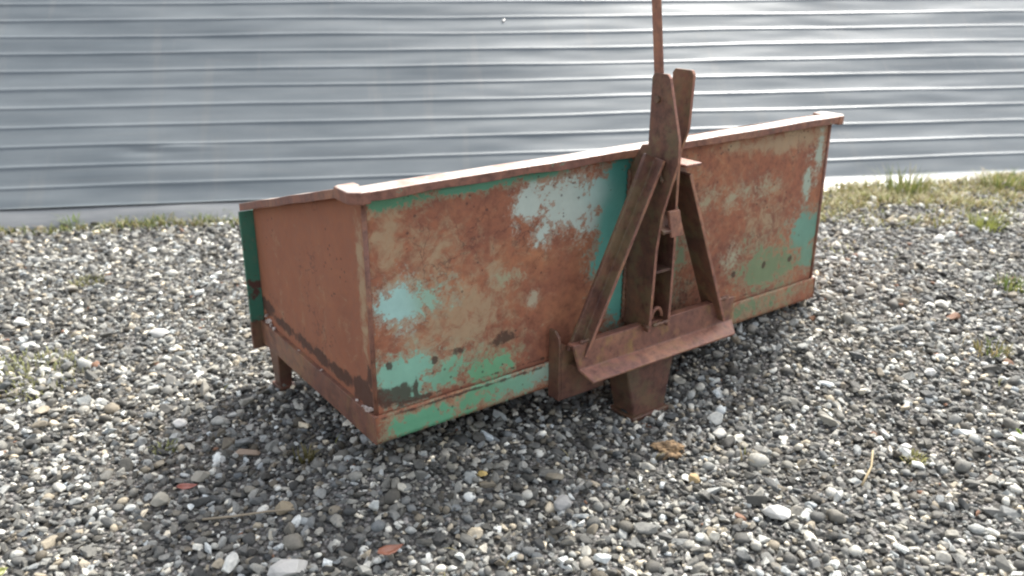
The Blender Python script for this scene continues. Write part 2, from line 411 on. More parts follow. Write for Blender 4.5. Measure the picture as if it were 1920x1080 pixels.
# ------------------------------------------------------------------ transport box
tb = empty('transport_box', (BX, BY, 0), BYAW)
tag(tb, 'rusty steel transport box with flaking green paint and an A-frame hitch on the gravel', 'transport box')
W, D = 1.83, .805
ZB, ZS, ZT, ZF = .1424, .2243, .806, .605       # bottom, top of base rail, top of rear panel, top of side at the open front

PALE, CYAN, GREEN, TEAL, OLIVE = (.47, .55, .50), (.30, .52, .46), (.13, .34, .22), (.055, .27, .23), (.19, .25, .14)
# (centre a, z, radius a, z, cover, tint)  in the plane of the sheet
REAR_PAINT = [
 (.075, .515, .060, .062, .95, (.36, .58, .54)), (.16, .52, .085, .05, .62, (.28, .44, .34)), (.10, .31, .10, .065, .85, (.24, .48, .37)), (.22, .295, .10, .05, .66, (.20, .42, .28)),
 (.36, .263, .085, .04, .75, (.15, .36, .20)), (.10, .79, .12, .022, .72, (.10, .27, .16)), (.34, .797, .16, .020, .80, (.10, .29, .19)), (.55, .795, .10, .012, .62, (.07, .25, .16)),
 (.63, .70, .12, .07, .80, PALE), (.50, .715, .06, .055, .72, PALE), (.75, .72, .085, .055, .85, (.36, .52, .48)), (.55, .625, .05, .035, .55, PALE), (.72, .64, .05, .06, .62, PALE),
 (.825, .74, .060, .07, 1.0, TEAL), (.82, .60, .075, .20, 1.0, (.11, .36, .31)), (.845, .40, .06, .12, .98, (.13, .40, .33)),
 (.43, .52, .05, .02, .50, (.36, .34, .22)), (.515, .43, .02, .025, .7, (.42, .36, .26)),
 (1.76, .42, .085, .085, .84, (.15, .31, .24)), (1.79, .32, .05, .07, .66, (.17, .31, .23)), (1.60, .31, .19, .095, .68, OLIVE), (1.50, .36, .13, .08, .55, OLIVE),
 (1.79, .70, .022, .09, .75, (.38, .44, .36)), (1.74, .60, .022, .08, .70, (.36, .43, .35)), (1.37, .39, .045, .045, .62, (.40, .38, .27)),
 (1.24, .62, .06, .03, .55, (.36, .31, .2)), (1.34, .60, .03, .035, .6, (.38, .33, .22)), (1.05, .5, .10, .22, .55, (.2, .26, .16)), (1.45, .62, .1, .04, .45, (.36, .33, .22)),
]
REAR_FILM = [(.10, .45, .06, .08, .7), (.36, .55, .12, .10, .55), (.60, .56, .12, .05, .4), (.33, .34, .2, .06, .6), (1.25, .5, .1, .12, .4), (.05, .70, .08, .12, .8), (.18, .63, .15, .12, .62), (.28, .44, .18, .12, .85), (.20, .38, .15, .08, .7), (.46, .47, .12, .1, .35), (1.30, .62, .2, .12, .45), (1.52, .50, .14, .16, .6), (1.62, .77, .2, .045, 1.0), (1.4, .78, .2, .03, .7), (1.05, .3, .2, .1, .5)]
REAR_STAIN = [(.412, .335, .06, .022, .75), (.263, .343, .035, .022, .6), (.05, .262, .07, .03, 1.0), (.12, .235, .1, .012, .8), (1.383, .328, .011, .012, 1.2), (1.544, .331, .011, .012, 1.2), (1.69, .326, .010, .011, 1.2), (.18, .335, .012, .012, 1), (.045, .355, .012, .014, .9), (.9, .235, 1.0, .007, .62), (.12, .27, .008, .035, .9), (1.15, .3, .12, .09, .45)]
SIDE_PAINT = []
SIDE_FILM = [(.62, .45, .03, .3, .35), (.30, .4, .03, .2, .35), (.46, .45, .02, .25, .3), (.035, .55, .022, .25, .85), (.15, .4, .06, .1, .3)]
SIDE_STAIN = [(.76, .285, .08, .03, .95), (.62, .268, .10, .022, .9), (.46, .262, .09, .022, .85), (.34, .262, .07, .024, .95), (.21, .262, .08, .028, .95), (.06, .26, .08, .04, 1.1), (.02, .32, .02, .05, .9)]
RAIL_PAINT = [(.13, .17, .12, .05, .82, (.14, .38, .23)), (.32, .185, .10, .045, .70, (.15, .36, .21)), (.45, .185, .10, .045, .82, (.20, .40, .28)), (.54, .195, .06, .035, .85, (.33, .45, .37)), (1.5, .19, .25, .05, .5, OLIVE), (1.7, .2, .12, .03, .45, OLIVE)]
RAIL_FILM = [(.3, .2, .35, .05, .5), (1.5, .19, .3, .06, .5)]
RAIL_STAIN = [(.3, .215, .4, .008, .7)]

def sheet(name, f, a0, a1, na, nz, thick, mat, paint=(), film=(), stain=(), z0=None, z1=None, nrm=(0, 1, 0)):
    """a thin steel sheet: f(a, z) -> point; z range may depend on a"""
    vv, ff, cov, tint, flm, stn = [], [], [], [], [], []
    for j in range(nz + 1):
        for i in range(na + 1):
            a = a0 + (a1 - a0) * i / na; zl, zh = z0(a), z1(a); z = zl + (zh - zl) * j / nz
            vv.append(f(a, z))
            wsum = 0; tc = np.zeros(3); cmax = 0
            for (ca, cz, ra, rz, c, t) in paint:
                d2 = ((a - ca) / ra) ** 2 + ((z - cz) / rz) ** 2
                w = c * math.exp(-d2 * .75); cmax = max(cmax, w); tc += np.array(t) * w ** 3; wsum += w ** 3
            cov.append(cmax); tint.append((*(tc / wsum if wsum > 1e-9 else np.array((.2, .4, .3))), 1))
            flm.append(max([c * math.exp(-.75 * (((a - ca) / ra) ** 2 + ((z - cz) / rz) ** 2)) for ca, cz, ra, rz, c in film], default=0))
            stn.append(max([c * math.exp(-.75 * (((a - ca) / ra) ** 2 + ((z - cz) / rz) ** 2)) for ca, cz, ra, rz, c in stain], default=0))
    n = na + 1
    ff = [(j * n + i, j * n + i + 1, (j + 1) * n + i + 1, (j + 1) * n + i) for j in range(nz) for i in range(na)]
    me = bpy.data.meshes.new(name); me.from_pydata(vv, [], ff); me.polygons.foreach_set('use_smooth', [True] * len(ff))
    setattr_pts(me, 'cover', 'FLOAT', cov, 'value'); setattr_pts(me, 'film', 'FLOAT', flm, 'value'); setattr_pts(me, 'stain', 'FLOAT', stn, 'value')
    setattr_pts(me, 'tint', 'FLOAT_COLOR', np.array(tint), 'color')
    o = link(name, me, mat, tb); so = o.modifiers.new('thick', 'SOLIDIFY'); so.thickness = thick; so.offset = -1
    return o

def dent(a, z):
    e = sstep(a / .1) * sstep((W - a) / .1) * sstep((z - ZS) / .08) * sstep((ZT - z) / .08)
    return e * (.010 * mnoise.noise(Vector((a * 2.2, z * 2.4, 1.7))) + .004 * mnoise.noise(Vector((a * 6, z * 6, 5))))
def swept(bm, prof, p0, ax, ey, ez, n, amp, seed):
    # a rolled section along p0 -> p0+ax with the small bends of long use
    p0, ax, ey, ez = Vector(p0), Vector(ax), Vector(ey), Vector(ez); rings = []
    for i in range(n + 1):
        t = i / n; e = min(1, t * 8, (1 - t) * 8)
        q = p0 + ax * t + ey * (amp * e * mnoise.noise(Vector((t * 5, seed, 0)))) + ez * (amp * .8 * e * mnoise.noise(Vector((t * 6, seed, 5))))
        rings.append([bm.verts.new(q + ey * a + ez * (b + (amp * .8 * mnoise.noise(Vector((t * 14, seed, 9))) if k < 2 else 0))) for k, (a, b) in enumerate(prof)])
    m = len(prof)
    for A, B in zip(rings, rings[1:]):
        for k in range(m): bm.faces.new((A[k], A[(k + 1) % m], B[(k + 1) % m], B[k]))
    bm.faces.new(rings[0]); bm.faces.new(rings[-1][::-1])
def ztop(y): return ZT + .012 + (ZF + .010 - ZT - .012) * y / D

sheet('rear_panel', lambda a, z: (a, dent(a, z), z), 0, W, 183, 58, .004, M_PANEL, REAR_PAINT, REAR_FILM, REAR_STAIN, lambda a: ZS - .02, lambda a: ZT)
sl = sheet('side_panel', lambda a, z: (-.001 - .6 * dent(a * 2, z) * sstep(a / .1) * sstep((D - a) / .1), a, z), .006, D - .004, 80, 50, .004, M_SIDE, SIDE_PAINT, SIDE_FILM, SIDE_STAIN, lambda a: ZS - .02, ztop)
sl.modifiers[0].offset = 1
sr = sheet('side_panel', lambda a, z: (W, a, z), .006, D - .004, 30, 20, .004, M_SIDE, SIDE_PAINT, SIDE_FILM, SIDE_STAIN, lambda a: ZS - .02, ztop)
bm = bmesh.new(); box(bm, .004, W - .006, .006, D, ZB + .010, ZB + .016); from_bm('floor', bm, M_RUSTD, tb)
# base rails: proud of the sheets with a small ledge on top
def rail(name, o, ax, out, mat_sheet, *att):
    pass
rb = sheet('rear_rail', lambda a, z: (a, -.012 - .004 * sstep((z - .218) / .006) * 0 + .0015 * mnoise.noise(Vector((a * 5, 0, 3))), z), -.013, W + .012, 150, 8, .005, M_STRIP, RAIL_PAINT, RAIL_FILM, RAIL_STAIN, lambda a: ZB, lambda a: ZS + .002 * mnoise.noise(Vector((a * 7, 2, 0))))
bm = bmesh.new(); box(bm, -.007, W + .007, -.0065, -.0045 + .004, ZS - .014, ZS - .008); from_bm('rail_ledge', bm, M_RUSTD, rb)
for sx, x0 in ((-1, -.014), (1, W + .009)):
    bm = bmesh.new()
    prism(bm, [(0, 0), (.005, 0), (.005, .078), (.014, .078), (.014, .082), (0, .082)] if sx < 0 else [(0, 0), (.005, 0), (.005, .082), (-.009, .082), (-.009, .078), (0, .078)],
          (x0, -.0145, ZB + .0005), (1, 0, 0), (0, 0, 1), (0, D + .0145, 0))
    rl = from_bm('side_rail', bm, M_RAIL, tb, .0015)
    if sx < 0:
        bm = bmesh.new(); r = random.Random(4)
        for y, z, s in [(.03, ZS + .002, .011), (.045, ZS + .003, .009), (.06, ZS + .001, .006), (.015, ZS + .012, .008), (.10, ZS + .002, .006), (.74, ZS + .016, .012), (.725, ZS + .007, .009), (.70, ZS + .003, .010), (.76, ZS + .03, .008), (.5, ZS + .001, .005), (.33, ZS + .001, .006)]:
            m = Matrix.Translation((-.007, y, z)) @ Matrix.Rotation(r.uniform(0, 3), 4, 'Z') @ Matrix.Diagonal((s * .7, s * 1.2, s * .8, 1))
            bmesh.ops.create_icosphere(bm, subdivisions=1, radius=1, matrix=m)
        dd = from_bm('dirt', bm, M_DIRT, rl); tag(dd, 'pale dirt lodged on the ledge', kind='stuff')
def lit_top(o):
    # upward flanges coloured paler for the sun and sky on them, and smoother
    o.data.materials.append(M_RIMLIT)
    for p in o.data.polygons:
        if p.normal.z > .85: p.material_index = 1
# welded corner beads
for x in (0, W):
    bm = bmesh.new(); tube(bm, [(x, 0, ZS - .01), (x, 0, .5), (x, 0, ZT)], .0065, 10); from_bm('corner_bead', bm, M_RIM, tb, smooth=True)
# top rims: angle iron; rear one flat, side ones slope down to the open front
bm = bmesh.new(); swept(bm, [(-.036, -.018), (-.030, -.018), (-.030, 0), (.032, 0), (.032, .005), (-.036, .005)], (0, 0, ZT + .0225), (W, 0, 0), (0, 1, 0), (0, 0, 1), 60, .006, 1)
lit_top(from_bm('rear_rim', bm, M_RIM, tb, .002))
for sx, x in ((-1, 0), (1, W)):
    bm = bmesh.new(); s = sx
    pr = [(-.012 * s, 0), (.030 * s, 0), (.030 * s, -.018), (.036 * s, -.018), (.036 * s, .006), (-.012 * s, .006)]
    swept(bm, pr, (x, .070, ZT + .014), (0, D - .05, ZF + .012 - ZT - .014), (1, 0, 0), (0, 0, 1), 24, .0022, 3 + s)
    lit_top(from_bm('side_rim', bm, M_RIM, tb, .002))
    bm = bmesh.new()
    out = [(x - s * .004, -.0385), (x + s * .022, -.0385), (x + s * .048, -.016), (x + s * .048, .060), (x + s * .034, .0695), (x - s * .012, .0695), (x - s * .012, .034), (x - s * .004, .034)]
    prism(bm, out, (0, 0, ZT - .002), (1, 0, 0), (0, 1, 0), (0, 0, .0315))
    lit_top(from_bm('corner_plate', bm, M_RIM, tb, .004))
# front posts: flanges turned outwards at the open front
for s, x in ((-1, 0), (1, W)):
    bm = bmesh.new(); xs_ = sorted((x - s * .022, x + s * .046))
    box(bm, xs_[0], xs_[1], D - .0035, D + .0055, .14, ZF - .003)
    po = from_bm('front_post', bm, M_GREEN, tb, .0015)
    bm = bmesh.new(); xs_ = sorted((x - s * .0235, x + s * .0475)); box(bm, xs_[0], xs_[1], D - .0052, D + .0072, .128, .225)
    from_bm('post_foot', bm, M_RUSTD, po, .002)
    bm = bmesh.new(); xf = x - s * .016
    loft(bm, [(xf - .018, D - .095, .01), (xf + .022, D - .095, .01), (xf + .022, D - .045, .01), (xf - .018, D - .045, .01)],
             [(xf - .024, D - .115, ZB + .009), (xf + .03, D - .115, ZB + .009), (xf + .03, D - .035, ZB + .009), (xf - .024, D - .035, ZB + .009)])
    ft = from_bm('foot', bm, M_RUSTD, tb, .003)
    bm = bmesh.new(); box(bm, xf - .026, xf + .032, D - .108, D - .035, 0.0, .012); from_bm('foot_plate', bm, M_RUSTD, ft, .003)

# ---------------- hitch frame (out = -y)
def Q(a, o, z): return Vector((a, -o, z))
# bracket plates welded to the panel behind the beam
for a, s in ((.565, 1), (1.285, -1)):
    bm = bmesh.new()
    prism(bm, [(.012, .115), (.062, .115), (.062, .29), (.056, .318), (.038, .334), (.012, .334)] if s > 0 else [(.012, .16), (.055, .16), (.055, .27), (.012, .29)], (a, 0, 0), (0, -1, 0), (0, 0, 1), (s * .010, 0, 0))
    prism(bm, [(0, .1155), (s * .17, .1155), (s * .17, .20), (0, .30)] if s > 0 else [(0, .16), (s * .16, .16), (s * .16, .22), (0, .25)], (a + s * .0102, -.0625 if s > 0 else -.0545, 0), (1, 0, 0), (0, 0, 1), (0, .009, 0))
    from_bm('hitch_bracket', bm, M_RUSTD, tb, .002)
# cross beam
bm = bmesh.new()
L0, L1 = .585, 1.275
def ring(a, aw, al, t=0):
    p = [(.072, .303, a), (.102, .304, a), (.108, .226, aw), (.160, .204, al), (.158, .196, al), (.100, .219, aw), (.094, .296, a), (.072, .296, a)]
    return [Q(q[2], q[0], q[1]) for q in p]
loft(bm, ring(L0, L0 + .020, L0 + .030), ring(L1, L1 - .010, L1 - .05))
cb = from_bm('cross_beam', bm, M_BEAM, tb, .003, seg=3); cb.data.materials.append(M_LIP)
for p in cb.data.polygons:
    if p.normal.z > .6: p.material_index = 1  # upward lip faces carry the light from above in their colour
bm = bmesh.new(); box(bm, .60, 1.235, -.088, -.013, .222, .230); box(bm, .60, 1.235, -.030, -.013, .2305, .262)
from_bm('beam_shelf', bm, M_RUSTD, cb, .001)
# braces: angle irons leaning to the top plates
def lit_edge(o):
    # narrow outer edges get lighter rust, an edge highlight put into the colour
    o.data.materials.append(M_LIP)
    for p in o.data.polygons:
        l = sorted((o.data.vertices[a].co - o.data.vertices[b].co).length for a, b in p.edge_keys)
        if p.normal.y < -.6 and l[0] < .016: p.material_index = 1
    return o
def brace(pb, pt, inner, w, d, t=.012):
    pb, pt = Vector(pb), Vector(pt); ax = pt - pb; e = Vector((0, -1, 0)).cross(ax).normalized()
    if e.x * inner < 0: e = -e
    out = e.cross(ax).normalized(); out = out if out.y < 0 else -out
    bm = bmesh.new(); prism(bm, [(0, 0), (w, 0), (w, d), (w - t, d), (w - t, t), (0, t)], pb, e, out, ax)
    return lit_edge(from_bm('brace', bm, M_FRAME, tb, .003))
brace(Q(.586, .066, .280), Q(.812, .112, .842), 1, .052, .045)
b2 = brace(Q(1.250, .045, .262), Q(1.034, .050, .781), -1, .058, .085)
bm = bmesh.new(); prism(bm, [(-.032, -.05), (.034, -.05), (.034, .034), (-.032, .034)], Q(.992, .105, .782), (1, 0, 0), (0, -1, 0), (0, 0, .010)); from_bm('end_cap', bm, M_RIM, b2, .003)
bm = bmesh.new(); cyl(bm, Q(.974, .085, .793), (0, 0, 1), .009, .012, 10); from_bm('bolt', bm, M_BOLT, b2, .002)
# two upright plates reaching above the rim: the top link clevis
def plate(a, prof, th, name):
    bm = bmesh.new(); prism(bm, prof, (a, 0, 0), (0, -1, 0), (0, 0, 1), (th, 0, 0)); return bm
pl = [(.012, .285), (.125, .285), (.128, .36), (.135, .55), (.150, .66), (.200, .82), (.198, .88), (.150, 1.045), (.140, 1.056), (.090, 1.056), (.082, 1.045), (.080, .855), (.055, .85), (.012, .78)]
bm = plate(.860, pl, .011, 'upright_plate'); up1 = lit_edge(from_bm('upright_plate', bm, M_FRAME, tb, .002))
pr = [(.012, .285), (.122, .285), (.124, .36), (.126, .55), (.122, .66), (.122, .82), (.150, .90), (.156, 1.05), (.148, 1.062), (.086, 1.062), (.076, 1.05), (.080, .855), (.055, .85), (.012, .78)]
bm = plate(.944, pr, .011, 'upright_plate'); up2 = lit_edge(from_bm('upright_plate', bm, M_FRAME, tb, .002))
for k, o in enumerate((up1, up2)):                     # pin hole near the top of each plate
    bm = bmesh.new(); cyl(bm, Q(.80, .122, 1.015), (1, 0, 0), .013, .3, 16); cut = from_bm('pin_hole_cutter', bm, M_FRAME)
    md = o.modifiers.new('hole', 'BOOLEAN'); md.object = cut; md.solver = 'EXACT'; o['_c'] = cut.name
# back channel between the plates, spacers and latch
bm = bmesh.new(); box(bm, .8715, .9435, -.032, -.022, .29, .82); from_bm('back_channel', bm, M_RUSTD, tb, .001)
bm = bmesh.new(); box(bm, .8712, .9438, -.120, -.034, .468, .477); from_bm('spacer', bm, M_FRAME, tb, .001)
bm = bmesh.new(); prism(bm, [(.036, .60), (.150, .60), (.152, .607), (.036, .68)], (.8714, 0, 0), (0, -1, 0), (0, 0, 1), (.0724, 0, 0)); from_bm('gusset', bm, M_FRAME, tb, .001)
bm = bmesh.new(); loft(bm, [Q(.905, .142, .585), Q(.955, .142, .585), Q(.955, .154, .585), Q(.905, .154, .585)], [Q(.895, .135, .665), Q(.940, .135, .665), Q(.940, .146, .665), Q(.895, .146, .665)])
from_bm('latch_plate', bm, M_RIM, tb, .003)
bm = bmesh.new(); tube(bm, [Q(.912 + .021 * math.cos(t), .104, .318 + .030 * math.sin(t)) for t in [math.pi * k / 14 for k in range(15)]], .006, 8); from_bm('lug', bm, M_RIM, tb, smooth=True)
# lever bar standing above the clevis
bm = bmesh.new(); loft(bm, [Q(.8725, .088, .95), Q(.8805, .088, .95), Q(.8805, .121, .95), Q(.8725, .121, .95)], [Q(.8205, .074, 1.47), Q(.8285, .074, 1.47), Q(.8285, .104, 1.47), Q(.8205, .104, 1.47)])
lv = from_bm('lever', bm, M_RIM, tb, .002)
bm = bmesh.new(); cyl(bm, Q(.852, .110, .985), (1, 0, 0), .010, .031, 12); from_bm('bolt', bm, M_RUSTD, lv, .002)
# diagonal stiffener between brace top and clevis
bm = bmesh.new(); prism(bm, [(.0, 0), (.028, 0), (.034, .05), (.02, .08), (0, .08)], Q(.8715, .155, .76), (1, 0, 0), (0, 0, 1), (0, -.010, 0)); from_bm('clevis_gusset', bm, M_FRAME, tb, .003)
# stand leg under the hitch
bm = bmesh.new()
loft(bm, [Q(.815, .035, .010), Q(.945, .035, .010), Q(.945, .130, .010), Q(.815, .130, .010)], [Q(.775, .016, .221), Q(.995, .016, .221), Q(.995, .118, .221), Q(.775, .118, .221)])
lg = from_bm('stand_leg', bm, M_RUSTD, tb, .006)
bm = bmesh.new(); box(bm, .800, .958, -.142, -.028, -.004, .014); from_bm('foot_plate', bm, M_FRAME, lg, .005, seg=3)

def weld(a, b, r_=.0055, parent=None, seed=0):
    a, b = Vector(a), Vector(b); n = max(6, int((b - a).length / .006)); bm = bmesh.new()
    tube(bm, [a.lerp(b, i / n) + Vector((0, .001 * math.sin(i * 2.1 + seed), .001 * math.cos(i * 1.7))) for i in range(n + 1)], r_, 7, [1 + .28 * math.sin(i * 1.9 + seed) for i in range(n + 1)])
    return from_bm('weld_bead', bm, M_FRAME, parent, smooth=True)
weld(Q(.858, .012, .30), Q(.858, .012, .77), .006, up1, 1)
weld(Q(.842, .118, .815), Q(.858, .150, .76), .006, up1, 2)
weld(Q(.858, .104, .306), Q(.858, .126, .302), .006, up1, 3)
weld(Q(.8745, .128, .306), Q(.941, .128, .306), .006, cb, 4)
weld(Q(.61, .101, .309), Q(.655, .101, .309), .006, cb, 5)
weld(Q(1.19, .104, .309), Q(1.235, .104, .309), .006, cb, 6)
weld(Q(.800, .119, .197), Q(.965, .119, .197), .006, lg, 7)
# bake the pin holes so that no helper object stays in the scene
dg = bpy.context.evaluated_depsgraph_get(); dg.update()
for o in (up1, up2):
    me = bpy.data.meshes.new_from_object(o.evaluated_get(dg)); o.modifiers.clear(); o.data = me
    c = o.pop('_c') if '_c' in o.keys() else None
    if c: bpy.data.objects.remove(bpy.data.objects[c], do_unlink=True)

# ------------------------------------------------------------------ plants
N = NT('grass_blade')
bl = N.attr('blade_col').outputs['Color']
N.l(bl, N.b.inputs['Base Color']); N.b.inputs['Roughness'].default_value = .6
N.b.inputs['Transmission Weight'].default_value = 0
tr = N.n('ShaderNodeBsdfTranslucent'); mx = N.n('ShaderNodeMixShader'); mx.inputs[0].default_value = .35
N.l(bl, tr.inputs['Color']); N.l(N.b.outputs[0], mx.inputs[1]); N.l(tr.outputs[0], mx.inputs[2])
N.l(mx.outputs[0], N.t.nodes['Material Output'].inputs['Surface'])
M_BLADE = N.m
def blades(list_, name):
    """list of (x, y, z, height, lean dir, lean, width, colour) -> one mesh of curved tapering blades"""
    vv, ff, cc = [], [], []
    for (x, y, z, h, az, lean, w, c) in list_:
        d = Vector((math.cos(az), math.sin(az), 0)); s = Vector((-d.y, d.x, 0)); b = len(vv)
        for k, t in enumerate((0, .35, .7, 1)):
            p = Vector((x, y, z)) + d * (lean * h * t * t) + Vector((0, 0, h * (t - .25 * lean * t * t)))
            ww = w * (1, .9, .6, .08)[k] / 2
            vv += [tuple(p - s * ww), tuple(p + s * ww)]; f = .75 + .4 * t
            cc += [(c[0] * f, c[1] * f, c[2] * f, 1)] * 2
        for k in range(3): ff.append((b + 2 * k, b + 2 * k + 1, b + 2 * k + 3, b + 2 * k + 2))
    me = bpy.data.meshes.new(name); me.from_pydata(vv, [], ff); setattr_pts(me, 'blade_col', 'FLOAT_COLOR', np.array(cc), 'color')
    return me
GREENS = [(.14, .19, .045), (.20, .23, .06), (.28, .27, .09), (.10, .15, .04)]
DRY = [(.33, .29, .14), (.28, .22, .10), (.24, .24, .08)]
def tuft(x, y, r, h, n, pal_, name='grass_tuft', w=.006, lean=.9):
    L = []
    for _ in range(n):
        q = r * math.sqrt(random.random()); t = random.uniform(0, 6.28); c = random.choice(pal_); k = random.uniform(.75, 1.25)
        px, py = q * math.cos(t), q * math.sin(t)
        L.append((px, py, gz(x + px, y + py) - gz(x, y), h * random.uniform(.45, 1.1), t + random.gauss(0, .7), random.uniform(.2, lean), w * random.uniform(.7, 1.4), tuple(v * k for v in c)))
    o = link(name, blades(L, name), M_BLADE); o.location = (x, y, gz(x, y)); return o
MIXP = GREENS + DRY
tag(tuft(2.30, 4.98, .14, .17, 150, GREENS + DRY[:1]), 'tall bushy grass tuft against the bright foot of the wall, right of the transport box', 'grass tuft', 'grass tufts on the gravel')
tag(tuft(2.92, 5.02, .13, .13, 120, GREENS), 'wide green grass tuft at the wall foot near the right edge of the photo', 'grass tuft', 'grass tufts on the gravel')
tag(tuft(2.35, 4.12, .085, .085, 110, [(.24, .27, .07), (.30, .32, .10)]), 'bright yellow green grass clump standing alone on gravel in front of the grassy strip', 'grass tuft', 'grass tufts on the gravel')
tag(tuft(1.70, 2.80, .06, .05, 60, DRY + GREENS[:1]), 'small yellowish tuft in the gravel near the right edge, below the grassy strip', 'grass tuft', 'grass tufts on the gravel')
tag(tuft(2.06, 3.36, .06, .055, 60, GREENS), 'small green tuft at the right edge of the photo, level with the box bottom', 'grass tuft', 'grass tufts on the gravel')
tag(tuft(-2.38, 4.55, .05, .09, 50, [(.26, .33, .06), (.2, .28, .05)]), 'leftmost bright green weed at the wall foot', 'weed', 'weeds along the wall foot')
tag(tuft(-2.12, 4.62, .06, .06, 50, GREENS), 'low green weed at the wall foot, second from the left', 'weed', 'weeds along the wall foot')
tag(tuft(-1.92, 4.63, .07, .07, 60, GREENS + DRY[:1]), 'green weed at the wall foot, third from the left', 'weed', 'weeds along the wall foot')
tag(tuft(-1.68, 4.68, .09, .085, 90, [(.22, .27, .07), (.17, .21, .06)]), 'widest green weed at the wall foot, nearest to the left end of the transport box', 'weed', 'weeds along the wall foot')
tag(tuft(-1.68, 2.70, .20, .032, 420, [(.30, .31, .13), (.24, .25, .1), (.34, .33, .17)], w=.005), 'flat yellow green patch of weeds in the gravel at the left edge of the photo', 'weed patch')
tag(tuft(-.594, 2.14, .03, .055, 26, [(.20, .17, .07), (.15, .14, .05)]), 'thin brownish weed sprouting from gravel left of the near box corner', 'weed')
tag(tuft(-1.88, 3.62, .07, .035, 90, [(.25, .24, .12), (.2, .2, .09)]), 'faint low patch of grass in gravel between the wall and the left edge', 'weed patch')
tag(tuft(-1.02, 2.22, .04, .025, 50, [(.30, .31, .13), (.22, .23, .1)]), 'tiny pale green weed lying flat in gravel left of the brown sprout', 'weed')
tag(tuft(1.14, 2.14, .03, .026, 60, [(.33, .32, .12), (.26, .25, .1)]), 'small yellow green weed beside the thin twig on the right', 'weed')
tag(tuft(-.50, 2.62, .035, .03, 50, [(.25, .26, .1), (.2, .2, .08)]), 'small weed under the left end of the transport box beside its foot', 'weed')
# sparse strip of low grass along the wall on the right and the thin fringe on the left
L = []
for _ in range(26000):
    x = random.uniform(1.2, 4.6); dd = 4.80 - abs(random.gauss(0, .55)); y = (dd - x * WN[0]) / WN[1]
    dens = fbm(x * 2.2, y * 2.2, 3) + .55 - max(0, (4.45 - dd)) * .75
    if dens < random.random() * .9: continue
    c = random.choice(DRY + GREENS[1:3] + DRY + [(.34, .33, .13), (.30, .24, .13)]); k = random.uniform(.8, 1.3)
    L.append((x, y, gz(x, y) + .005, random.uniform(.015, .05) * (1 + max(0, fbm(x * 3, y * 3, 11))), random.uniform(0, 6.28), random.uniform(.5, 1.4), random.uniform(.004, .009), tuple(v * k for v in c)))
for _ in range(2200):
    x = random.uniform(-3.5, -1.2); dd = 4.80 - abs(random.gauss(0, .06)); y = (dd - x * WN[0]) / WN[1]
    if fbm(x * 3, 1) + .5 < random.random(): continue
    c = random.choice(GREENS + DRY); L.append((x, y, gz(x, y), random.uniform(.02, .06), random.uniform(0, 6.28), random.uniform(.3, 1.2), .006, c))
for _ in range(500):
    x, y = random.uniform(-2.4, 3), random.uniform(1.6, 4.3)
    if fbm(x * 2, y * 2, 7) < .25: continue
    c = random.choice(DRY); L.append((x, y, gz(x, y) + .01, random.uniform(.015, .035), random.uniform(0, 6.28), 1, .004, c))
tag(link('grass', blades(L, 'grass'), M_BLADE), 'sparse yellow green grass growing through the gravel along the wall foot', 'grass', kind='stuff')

# ------------------------------------------------------------------ single stones, leaves and twigs one can point to
def stone(x, y, sx, sy, sz, col, label, rot=0, seed=1, lift=.45):
    N_ = NT('stone_surface'); nn = N_.noise(45, 8, .65); N_.l(N_.mix(nn, tuple(c * .75 for c in col), tuple(min(.85, c * 1.2) for c in col)), N_.b.inputs['Base Color'])
    N_.b.inputs['Roughness'].default_value = .75; N_.l(N_.bump(nn, .4, .004), N_.b.inputs['Normal'])
    r = random.Random(seed); bm = bmesh.new()
    for k in range(22):
        p = Vector((r.gauss(0, 1), r.gauss(0, 1), r.gauss(0, 1))).normalized() * r.uniform(.88, 1.04); bm.verts.new(p)
    h = bmesh.ops.convex_hull(bm, input=bm.verts[:]); bmesh.ops.delete(bm, geom=[g for g in h['geom_interior'] if isinstance(g, bmesh.types.BMVert)], context='VERTS')
    bmesh.ops.scale(bm, vec=(sx, sy, sz), verts=bm.verts[:])
    o = from_bm('stone', bm, N_.m, None, .004); o.location = (x, y, gz(x, y) + sz * lift + .006); o.rotation_euler = (.1, .05, rot)
    tag(o, label, 'stone', 'single stones on the gravel'); return o
TAN, OCH, WHT, GRY = (.30, .25, .17), (.42, .28, .13), (.62, .61, .57), (.30, .30, .29)
stone(-.585, 1.892, .028, .022, .018, TAN, 'tan rounded stone in the gravel in the lower left of the photo', .6, 3)
stone(.499, 2.052, .022, .018, .016, (.45, .33, .17), 'orange tan stone just below the rusty clump in front of the hitch stand', .2, 4)
stone(-.08, 2.039, .013, .017, .012, (.50, .36, .13), 'small yellow stone in the shade below the box, left of the hitch stand', 1.2, 5)
stone(-1.344, 3.042, .038, .026, .020, WHT, 'whitish block shaped stone on the gravel left of the transport box', .1, 6)
stone(-.522, 1.665, .050, .034, .024, (.5, .49, .46), 'largest pale grey stone, at the bottom edge of the photo', .4, 7)
stone(.678, 1.89, .042, .028, .022, WHT, 'white stone with a dark hollow under it, lower right of the photo', -.3, 8)
stone(-1.02, 2.35, .026, .02, .016, WHT, 'small white stone in the gravel left of the brown weed', .2, 9)
stone(1.40, 2.62, .026, .02, .014, WHT, 'white flat stone on the gravel right of the hitch stand', .2, 10)
stone(1.141, 2.20, .02, .014, .012, (.68, .67, .63), 'small very white pebble above the twig on the right', .2, 11)
stone(-.77, 2.19, .042, .020, .012, (.30, .23, .17), 'flat brownish stone lying left of the brown weed', .1, 12, .3)
stone(.62, 2.28, .026, .022, .02, (.45, .44, .4), 'pale stone right of the hitch stand foot', .5, 13)
stone(.13, 1.93, .035, .026, .02, GRY, 'grey rounded stone in the shade at the lower middle of the photo', .9, 14)
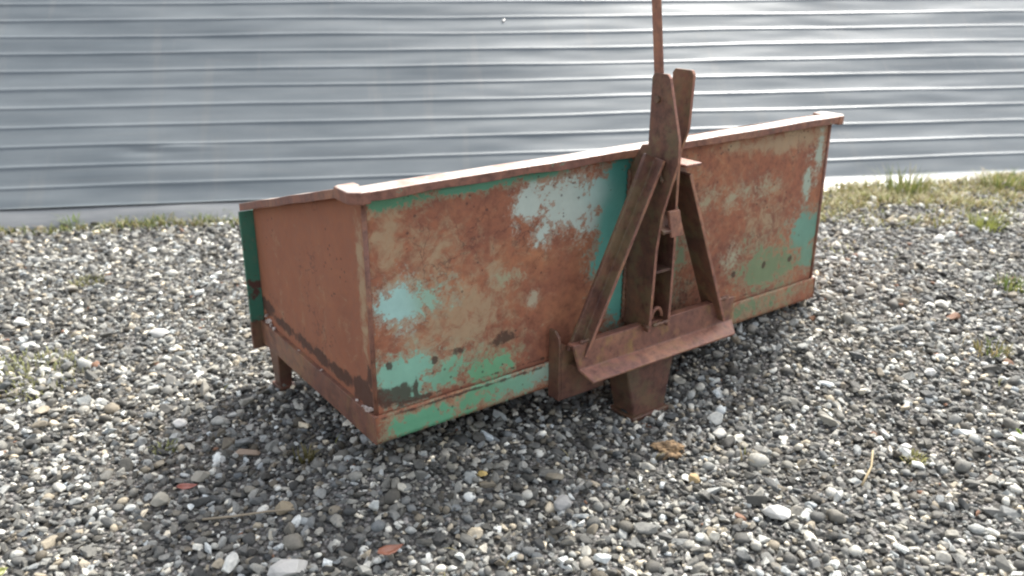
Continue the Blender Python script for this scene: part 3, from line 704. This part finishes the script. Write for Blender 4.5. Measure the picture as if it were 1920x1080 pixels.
stone(-.93, 1.95, .03, .024, .02, (.36, .34, .28), 'beige stone left of the reddish leaf', .5, 15)
stone(-.86, 2.06, .03, .022, .02, (.33, .31, .26), 'greyish beige stone above the reddish leaf', .8, 16)
# clump of rusty soil
bm = bmesh.new(); bmesh.ops.create_icosphere(bm, subdivisions=5, radius=1)
for v in bm.verts:
    q = v.co.copy(); k = 1 + .55 * mnoise.noise(q * 1.7 + Vector((3, 1, 0))) + .30 * mnoise.noise(q * 4.5) + .16 * mnoise.noise(q * 11)
    v.co = Vector((q.x * .042, q.y * .030, q.z * .020)) * k
N = NT('rusty_soil'); N.l(N.ramp(N.noise(60, 6), [(.35, (.13, .09, .055)), (.65, (.36, .24, .13))]), N.b.inputs['Base Color']); N.b.inputs['Roughness'].default_value = .95
o = from_bm('soil_clump', bm, N.m, None, smooth=True); o.location = (.455, 2.20, gz(.455, 2.20) + .012); tag(o, 'rusty orange clump of soil in front of the hitch stand', 'soil clump')
# leaves
def leaf(x, y, L_, wd, col, rot, label, tilt=.25):
    N_ = NT('leaf_surface'); nn = N_.noise(60, 5); N_.l(N_.mix(nn, tuple(c * .7 for c in col), tuple(c * 1.3 for c in col)), N_.b.inputs['Base Color']); N_.b.inputs['Roughness'].default_value = .5
    bm = bmesh.new(); rows = []
    for i in range(13):
        t = i / 12; w = wd * math.sin(math.pi * t ** .8) * (1 - .25 * t) + .0005
        rows.append([bm.verts.new((L_ * (t - .5), w * s, .25 * L_ * (t - .5) ** 2 * 2 + abs(s) * w * .5 + .002 * mnoise.noise(Vector((t * 5, s, x))))) for s in (-1, -.5, 0, .5, 1)])
    for A, B in zip(rows, rows[1:]):
        for k in range(4): bm.faces.new((A[k], A[k + 1], B[k + 1], B[k]))
    o = from_bm('leaf', bm, N_.m, None, smooth=True); so = o.modifiers.new('thick', 'SOLIDIFY'); so.thickness = .0008
    o.location = (x, y, gz(x, y) + .030); o.rotation_euler = (tilt, .15, rot); tag(o, label, 'leaf'); return o
leaf(-.289, 1.705, .075, .016, (.19, .07, .04), .75, 'rust brown fallen leaf at the bottom of the photo, left of centre')
leaf(-.868, 1.985, .055, .012, (.24, .075, .055), .5, 'small dark red leaf on the gravel in the lower left')
leaf(1.49, 2.25, .045, .012, (.28, .42, .06), 1.4, 'bright green leaf standing up at the right edge of the photo', .9)
leaf(-1.172, 1.635, .035, .009, (.22, .24, .07), 1.2, 'yellow green leaf at the bottom left corner of the photo', .9)
def twig(pts, r_, col, label):
    N_ = NT('twig_bark'); N_.l(N_.mix(N_.noise(80, 4), tuple(c * .7 for c in col), tuple(c * 1.25 for c in col)), N_.b.inputs['Base Color']); N_.b.inputs['Roughness'].default_value = .85
    bm = bmesh.new(); P0 = Vector((pts[0][0], pts[0][1], 0)); tube(bm, [Vector((x, y, gz(x, y) + .026 + .004 * (i % 2))) - P0 for i, (x, y) in enumerate(pts)], r_, 6, [1, 1, .9, .8, .6][:len(pts)])
    o = from_bm('twig', bm, N_.m, None, smooth=True); o.location = P0; tag(o, label, 'twig'); return o
twig([(.94, 2.00), (.975, 2.05), (1.00, 2.09), (1.03, 2.16)], .0035, (.34, .27, .16), 'thin pale dry twig on the gravel at the lower right')
twig([(-.78, 1.845), (-.70, 1.85), (-.62, 1.865), (-.55, 1.86)], .003, (.30, .25, .18), 'thin grey brown twig at the lower left beside the tan stone')
